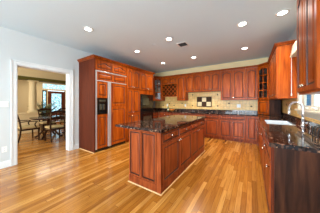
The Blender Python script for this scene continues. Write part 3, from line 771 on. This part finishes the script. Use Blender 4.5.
# wine rack cabinet
t = thing('wine_cabinet', 'wall cabinet with a lattice wine rack under two small arched doors', 'cabinet', (-3.498, UF, 1.56), 0)
ww = .785; h = hz(1.56); zs = .545
bm = BM(); box(bm, 0, ww, 0, UD, zs, h); box(bm, 0, .02, 0, UD, 0, zs); box(bm, ww-.02, ww, 0, UD, 0, zs); box(bm, .02, ww-.02, 0, UD, 0, .03); box(bm, .02, ww-.02, UD-.012, UD, .03, zs)
obj('body', bm, 'cherry', t)
for x0, x1, kx in ((.012, ww/2-.003, ww/2-.03), (ww/2+.003, ww-.012, ww/2+.03)):
    door_on(t, dict(x0=x0, x1=x1, z0=zs+.012, z1=h-.025, arch=.045, knob=(kx, zs+.04)))
bm = BM(); box(bm, .021, ww-.021, UD-.018, UD-.0125, .031, zs-.001); box(bm, .0205, .024, .04, UD-.02, .031, zs-.001); box(bm, ww-.024, ww-.0205, .04, UD-.02, .031, zs-.001); box(bm, .025, ww-.025, .04, UD-.02, .0305, .034); box(bm, .025, ww-.025, .04, UD-.02, zs-.004, zs-.0005)
obj('liner', bm, 'interior', t)
# lattice slats clipped to the rectangle
def clip_line(c, s, x0, x1, z0, z1):   # z = s*x + c
    pts = []
    for x in (x0, x1):
        z = s*x+c
        if z0 <= z <= z1: pts.append((x, z))
    for z in (z0, z1):
        x = (z-c)/s
        if x0 < x < x1: pts.append((x, z))
    return pts[:2] if len(pts) >= 2 else None
bm = BM(); stp = .19; xa, xb, za, zb = .021, ww-.021, .031, zs-.001
for s, yy in ((1, .010), (-1, .022)):
    for k in range(-8, 14):
        c = k*stp+(.02 if s == 1 else .05)
        p = clip_line(c, s, xa+.008, xb-.008, za+.008, zb-.008)
        if p and math.dist(*p) > .03:
            bar(bm, [(p[0][0], yy, p[0][1]), (p[1][0], yy, p[1][1])], .012, .022, (0, 1, 0))
obj('lattice', bm, 'cherry', t)
obj('crown_moulding', sweep(BM(), [(0, 0), (ww, 0)], CROWN, h-.012), ['cherry', 'glaze'], t)
wall_cab('tall narrow single door wall cabinet hanging lower beside the wine rack', (-2.710, UF, 1.372), 0, .388, UD, hz(1.372), 1)
wall_cab('short double door wall cabinet next to the tall narrow one, left above the tile inset', (-2.320, UF, 1.715), 0, .70, UD, hz(1.715), 2)
wall_cab('short double door wall cabinet right above the tile inset, beside the taller cabinets', (-1.618, UF, 1.715), 0, .664, UD, hz(1.715), 2)
wall_cab('tall double door wall cabinet on the back wall, right of the short ones', (-.952, UF, 1.378), 0, .768, UD, hz(1.378), 2)
wall_cab('tall single door wall cabinet next to the right glass corner cabinet', (-.182, UF, 1.378), 0, .342, UD, hz(1.378), 1)
# ------------------------------------------------------------------ right wall cabinets (face -X)
RX = .43; RD = WR-RX-.002
t = wall_cab('wall cabinet on the right wall next to the glass corner cabinet', (RX, 5.198, 1.375), rm, .745, RD, hz(1.375), 2, crown=(0, 0))
t = wall_cab('wall cabinet beyond the sink window with its pale cherry end panel toward the window', (RX, 4.451, 1.375), rm, .755, RD, hz(1.375), 2, crown=(0, 1))
t = wall_cab('near wall cabinet at the right edge, this side of the sink window', (RX, 2.13, 1.375), rm, .60, RD, hz(1.375), 2, crown=(1, 1))

# ------------------------------------------------------------------ island
t = thing('kitchen_island', 'long cherry kitchen island with raised panel end and drawers', 'island', (-1.06, 1.65, 0), r90)
# local: x = along +Y world, y = -X world depth; front faces +X
IL, IDp = 2.15, .63
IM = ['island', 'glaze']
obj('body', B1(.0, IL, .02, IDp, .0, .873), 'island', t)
bays = [(.03, .585), (.595, 1.165), (1.175, 1.585), (1.595, 2.13)]
for i, (x0, x1) in enumerate(bays):
    o = door_on(t, dict(kind='drawer', x0=x0, x1=x1, z0=.70, z1=.855, knob=((x0+x1)/2, .78), hw='cup'), IM); o.location.y = .02
    o = door_on(t, dict(x0=x0, x1=x1, z0=.115, z1=.685, knob=((x1-.03 if i % 2 == 0 else x0+.03), .645), hw='cup'), IM); o.location.y = .02
# end panels facing -Y (local -x)
def end_panel(par, ya, yb, za, zb):
    bm = panel_bm(ya, yb, za, zb, 0, .016, 0, .03, .02)
    return obj('end_panel', bm, IM, par, (0, 0, 0), (0, 0, -r90))
# local panel x-> after rotation -90: (x,y)->(y,-x): panel x = -local y ; front -y -> local -x
for ya, yb in ((-.36, -.085), (-.615, -.37)):
    end_panel(t, ya, yb, .13, .85)
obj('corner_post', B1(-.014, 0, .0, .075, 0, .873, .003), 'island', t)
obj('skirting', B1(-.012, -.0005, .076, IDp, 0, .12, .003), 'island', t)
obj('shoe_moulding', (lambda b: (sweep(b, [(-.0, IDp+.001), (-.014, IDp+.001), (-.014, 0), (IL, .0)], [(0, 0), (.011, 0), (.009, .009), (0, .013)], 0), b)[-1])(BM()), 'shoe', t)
tag(obj('island_countertop', B1(-1.97, -1.03, 1.59, 3.85, .875, .915, .008), 'granite'), 'dark speckled granite top of the island with seating overhang', 'countertop')

# ------------------------------------------------------------------ things on the counters
tag(obj('bowl', lathe(BM(), [(.05, 0), (.06, .006), (.10, .035), (.135, .085), (.128, .085), (.09, .038), (.05, .014), (0, .012)], n=28), 'bowl', None, (-2.98, 5.50, .916), smooth=True), 'orange bowl on the back counter under the wine rack', 'bowl')
t = thing('bottle', 'small green bottle with pale band standing beside the orange bowl', 'bottle', (-3.16, 5.48, .916))
obj('glass_body', lathe(BM(), [(.032, 0), (.036, .01), (.036, .12), (.030, .145), (.013, .175), (.012, .21), (0, .212)], n=18), 'bottle', t, smooth=True)
obj('band', lathe(BM(), [(.0368, .035), (.0368, .10)], n=18, cap=False), 'bottle_label', t, smooth=True)
obj('cap', lathe(BM(), [(.0145, .195), (.0145, .228), (0, .23)], n=14), 'accent', t)
t = thing('wire_rack', 'small black wire rack with looped ends on the counter by the window', 'rack', (.63, 2.22, .916))
for k in range(3):
    y = -.08+k*.08
    obj('loop', tube(BM(), [(-.05, y, .004)]+[(-.05*math.cos(a), y, .07+.045*math.sin(a)) for a in [math.pi*i/8 for i in range(9)]]+[(.05, y, .004)], .006, 8), 'wire', t)
bm = BM(); tube(bm, [(-.05, -.10, .006), (-.05, .10, .006)], .005, 8); tube(bm, [(.05, -.10, .006), (.05, .10, .006)], .005, 8)
obj('rail', bm, 'wire', t)

# wall plates
def plate(label, loc, rz, wdt, n, kind, group=None):
    t = thing('light_switch' if kind == 's' else 'outlet', label, 'switch' if kind == 's' else 'outlet', loc, rz, group)
    obj('plate', B1(-wdt/2, wdt/2, -.006, 0, -.058, .058, .002), 'white_plastic', t)
    for k in range(n):
        x = (k-(n-1)/2)*.046
        if kind == 's': obj('toggle', B1(x-.005, x+.005, -.018, -.0065, -.012, .012, .002), 'white_plastic', t)
        else:
            for z in (-.022, .022): obj('socket', B1(x-.011, x+.011, -.0075, -.0062, z-.013, z+.013, .002), 'slot' if False else 'white_plastic', t)
            bm = BM()
            for z in (-.022, .022):
                box(bm, x-.007, x-.004, -.0085, -.0076, z-.005, z+.006); box(bm, x+.004, x+.007, -.0085, -.0076, z-.005, z+.006)
            obj('slots', bm, 'slot', t)
    return t
plate('white triple light switch on the pale wall left of the opening', (WL+.001, .60, 1.26), r90, .165, 3, 's')
plate('white outlet low on the pale wall left of the opening', (WL+.001, .625, .365), r90, .072, 1, 'o')
plate('white outlet on the back tile under the wine rack', (-3.38, TY-.001, 1.17), 0, .072, 1, 'o')
plate('white outlet on the back tile under the tall narrow wall cabinet', (-2.46, TY-.001, 1.17), 0, .072, 1, 'o')
plate('white double outlet on the back tile right of the tile inset', (-.40, TY-.001, 1.17), 0, .118, 2, 'o')

# window shade with cord
t = thing('window_shade', 'rolled up cream woven shade at the top of the sink window', 'blind', (WR-.02, 0, 2.16))
bm = BM()
for k in range(5):
    box(bm, -.07-.008*(4-k), -.001, WY0-.05, WY1+.07, .0+k*.045, .040+k*.045, .008)
obj('folds', bm, 'shade_fabric', t)
obj('head_rail', B1(-.035, -.001, WY0-.05, WY1+.07, .226, .25, .003), 'white_trim', t)
obj('cord', tube(BM(), [(-.085, WY1+.04, .0), (-.085, WY1+.04, -.70)], .0035, 6), 'white_plastic', t)
obj('tassel', lathe(BM(), [(.004, 0), (.011, .01), (.009, .045), (.003, .05)], 0, 0, 10), 'white_plastic', t, (-.085, WY1+.04, -.745))
struct('roof_eave', B1(WR+.10, WR+.95, 1.0, 6.2, 2.32, 2.40), 'white_trim', 'white eave added outside the sink window to block the sky', 'shield')  # slab added out of view to keep sky light off the window
# blue boards outside the window
tag(obj('fence_panel', (lambda b: ([box(b, 1.60, 1.63, 6.28+k*.205, 6.28+k*.205+.2, 0, 2.3) for k in range(5)], b)[-1])(BM()), 'blue'), 'bright blue boards seen outside the sink window', 'fence')

# ------------------------------------------------------------------ ceiling fittings
LP = [(-2.77, 1.57, 'recessed ceiling light nearest the camera, in front of the refrigerator'), (-2.78, 3.03, 'recessed ceiling light above the aisle by the pantry doors'),
      (-2.79, 4.46, 'recessed ceiling light in the far left corner near the oven cabinet'), (-1.62, 2.85, 'recessed ceiling light above the island, left of the air vent'),
      (-1.60, 4.46, 'recessed ceiling light beyond the air vent'), (-.15, 3.07, 'recessed ceiling light in the middle of the right half of the ceiling'),
      (-.17, 4.48, 'recessed ceiling light at the back in front of the right corner cabinets'), (.42, 3.05, 'recessed ceiling light above the sink, near the right cabinets')]
root = None
for i, (x, y, lab) in enumerate(LP):
    if i == 0:
        root = thing('ceiling_light', lab, 'ceiling light', (x, y, CE), 0, 'recessed ceiling lights')
        obj('trim_ring', lathe(BM(), [(.062, -.001), (.062, -.008), (.088, -.010), (.094, -.005), (.094, -.001), (.062, -.001)], n=32, cap=False), 'white_trim', root)
        obj('lens', lathe(BM(), [(.0615, -.001), (.0615, -.006), (0, -.007)], n=32), 'lamp', root)
    else: dup(root, (x, y, CE), 0, lab)
    l = bpy.data.lights.new('downlight_beam', 'SPOT'); l.energy = DOWN_W; l.color = DOWN_C; l.spot_size = R(150); l.spot_blend = .9; l.shadow_soft_size = .06
    o = bpy.data.objects.new('downlight_beam', l); COL.objects.link(o); o.location = (x, y, CE-.03)
t = thing('air_vent', 'rectangular slatted air vent in the ceiling above the island', 'vent', (-1.48, 3.32, CE))
bm = BM()
box(bm, -.13, .13, -.13, -.105, -.008, -.001); box(bm, -.13, .13, .105, .13, -.008, -.001); box(bm, -.13, -.105, -.105, .105, -.008, -.001); box(bm, .105, .13, -.105, .105, -.008, -.001)
obj('frame', bm, 'white_trim', t)
obj('grille_back', B1(-.104, .104, -.104, .104, -.003, -.001), 'slot', t)
bm = BM()
for k in range(6): box(bm, -.104, .104, -.088+k*.035-.003, -.088+k*.035+.003, -.007, -.0032)
obj('slats', bm, 'slot', t)
tag(obj('ceiling_detector', lathe(BM(), [(.055, -.001), (.055, -.006), (.045, -.011), (0, -.012)], n=24), 'ceiling', None, (-2.12, 2.94, CE)), 'small round ceiling detector beyond the nearest lights', 'detector')

# ------------------------------------------------------------------ dining room
def chair(label, loc, rz, arms=False, group='dark dining chairs'):
    """faces +y; origin at floor under the seat centre"""
    t = thing('dining_armchair' if arms else 'dining_chair', label, 'chair', loc, rz, group)
    hw, hd = (.27, .24) if arms else (.23, .22)
    for s in (-1, 1):
        obj('leg', bar(BM(), [(s*(hw-.02), hd-.01, 0), (s*(hw-.02), hd-.02, .25), (s*(hw-.025), hd-.02, .43)], [.028, .034, .045], .036, (1, 0, 0)), 'dark_wood', t)
        obj('rear_post', bar(BM(), [(s*(hw-.03), -hd-.07, 0), (s*(hw-.035), -hd-.01, .22), (s*(hw-.03), -hd+.01, .45), (s*(hw-.03), -hd-.02, .70), (s*(hw-.015), -hd-.10, .97)], [.03, .034, .038, .034, .03], .038, (1, 0, 0)), 'dark_wood', t)
    bm = BM(); box(bm, -hw+.01, hw-.01, hd-.035, hd-.01, .38, .435); box(bm, -hw+.02, hw-.02, -hd, -hd+.025, .38, .435)
    for s in (-1, 1): box(bm, s*(hw-.02)-.013, s*(hw-.02)+.013, -hd+.02, hd-.03, .38, .435)
    obj('seat_frame', bm, 'dark_wood', t)
    obj('seat', B1(-hw+.005, hw-.005, -hd+.03, hd+.005, .437, .497, .02), 'seat_fabric', t)
    bm = BM()
    bar(bm, [(hw*k/6-.0, -hd-.105-.02*(1-(k/6)**2), .955+.055*(1-(k/6)**2)) for k in range(-6, 7)], .07, .026, (0, -.25, 1))
    obj('crest_rail', bm, 'dark_wood', t)
    bm = BM()
    bar(bm, [((hw-.03)*k/5, -hd-.045-.02*(1-(k/5)**2), .785+.03*(1-(k/5)**2)) for k in range(-5, 6)], .045, .02, (0, -.2, 1))
    obj('back_rail', bm, 'dark_wood', t)
    bm = BM(); bar(bm, [(-.09, -hd-.035, .70), (-.05, -hd-.075, .83), (-.09, -hd-.11, .96)], .028, .016, (1, 0, 0)); bar(bm, [(.09, -hd-.035, .70), (.05, -hd-.075, .83), (.09, -hd-.11, .96)], .028, .016, (1, 0, 0))
    bar(bm, [(-hw+.03, -hd-.02, .685), (0, -hd-.03, .695), (hw-.03, -hd-.02, .685)], .03, .018, (0, -.2, 1))
    obj('splat', bm, 'dark_wood', t)
    if arms:
        for s in (-1, 1):
            bm = BM()
            bar(bm, [(s*(hw-.02), -hd-.01, .665), (s*(hw+.015), -hd+.12, .675), (s*(hw+.02), hd-.14, .665), (s*(hw+.01), hd-.06, .64)], .042, .026, (1, 0, 0))
            bar(bm, [(s*(hw+.012), hd-.09, .645), (s*(hw-.0), hd-.13, .56), (s*(hw-.018), hd-.09, .44)], .032, .03, (1, 0, 0))
            obj('arm', bm, 'dark_wood', t)
    return t
TXc, TYc = -6.40, 2.56
chair('dark wooden armchair with cream seat at the near end of the dining table', (-6.38, 1.50, 0), R(4), True)
c1 = chair('dark dining chair with its arched back to the kitchen, nearer the armchair', (-5.66, 2.04, 0), R(90))
dup(c1, (-5.68, 2.95, 0), R(90), 'dark dining chair with its back to the kitchen, partly hidden by the right door casing')
dup(c1, (-7.12, 2.30, 0), R(-90), 'dark dining chair on the far side of the table, just right of the column')
dup(c1, (-7.12, 3.05, 0), R(-90), 'dark dining chair on the far side of the table, in front of the front door')
t = thing('dining_table', 'dark oval dining table on curved pedestal legs', 'table', (TXc, TYc, 0))
bm = BM(); N = 40
pts = []
for i in range(N):
    a = 2*math.pi*i/N; ca, sa = math.cos(a), math.sin(a)
    pts.append((.54*math.copysign(abs(ca)**.55, ca), .96*math.copysign(abs(sa)**.55, sa)))
prism(bm, pts, .715, .75); prism(bm, [(x*.94, y*.97) for x, y in pts], .69, .7149)
obj('tabletop', bm, 'dark_wood', t)
for py in (-.45, .45):
    p = obj('pedestal', lathe(BM(), [(.09, .22), (.10, .28), (.06, .34), (.05, .42), (.075, .52), (.06, .60), (.12, .66), (.16, .689)], 0, py, 18), 'dark_wood', t, smooth=True)
    for k in range(4):
        a = math.pi/4+k*math.pi/2; ca, sa = math.cos(a), math.sin(a)
        q = [(.05, .30), (.14, .27), (.24, .17), (.32, .07), (.40, .02), (.46, .0125)]
        obj('leg', bar(BM(), [(ca*r, py+sa*r, z+.012) for r, z in q], .045, .05, (-sa, ca, 0)), 'dark_wood', p)
# column
t = thing('column', 'round cream column standing on the low panelled wall', 'column', (-8.17, 2.10, PZ+.046))
hc = 2.269-PZ-.046
obj('plinth', B1(-.17, .17, -.17, .17, 0, .05, .004), 'cream_trim', t)
obj('shaft', lathe(BM(), [(.155, .051), (.165, .075), (.155, .10), (.135, .115), (.138, .5), (.122, hc-.16), (.135, hc-.15), (.135, hc-.13), (.122, hc-.12), (.125, hc-.07), (.155, hc-.045)], n=32), 'cream_trim', t)
obj('capital', B1(-.165, .165, -.165, .165, hc-.044, hc, .004), 'cream_trim', t)
# palm
t = thing('potted_palm', 'potted palm with thin arching fronds behind the column', 'plant', (-8.80, 2.72, 0))
obj('pot', lathe(BM(), [(.13, 0), (.17, .30), (.19, .34), (.17, .34), (.155, .30), (0, .29)], n=24), 'pot', t, smooth=True)
rr = random.Random(3)
for k in range(16):
    a = 2*math.pi*k/16+rr.uniform(-.2, .2); L = rr.uniform(.30, .66); hh = rr.uniform(.75, 1.22)
    bm = BM(); sp = []
    for i in range(9):
        u = i/8; sp.append(Vector((math.cos(a)*L*u**1.4, math.sin(a)*L*u**1.4, .29+hh*(u*1.25-.35*u**3))))
    tube(bm, sp, [.008*(1-.8*i/8)+.001 for i in range(9)], 5)
    for i in range(3, 9):
        for s in (-1, 1):
            d = (sp[i]-sp[i-1]).normalized(); side = d.cross(Vector((0, 0, 1))).normalized()*s
            for off in (0, .5):
                b0 = sp[i-1].lerp(sp[i], off); tip = b0+side*.17*(1.15-i/11)+d*.10-Vector((0, 0, .05))
                m = (b0+tip)/2+Vector((0, 0, .02)); wv = d*.022
                v = [bm.verts.new(p) for p in (b0, m+wv, tip, m-wv)]; bm.faces.new(v)
    obj('frond', bm, 'leaf', t)
# pale glass ceiling light of the dining room
t = thing('chandelier', 'pale glass ceiling light glimpsed at the top of the opening', 'ceiling light', (-6.4, 2.40, CE))
obj('canopy', lathe(BM(), [(.08, -.001), (.08, -.02), (.02, -.05), (.015, -.10)], n=20), 'nickel', t)
obj('glass_dish', lathe(BM(), [(.04, -.10), (.24, -.14), (.26, -.17), (.22, -.22), (.10, -.26), (0, -.27)], n=28), 'bulb_off', t, smooth=True)
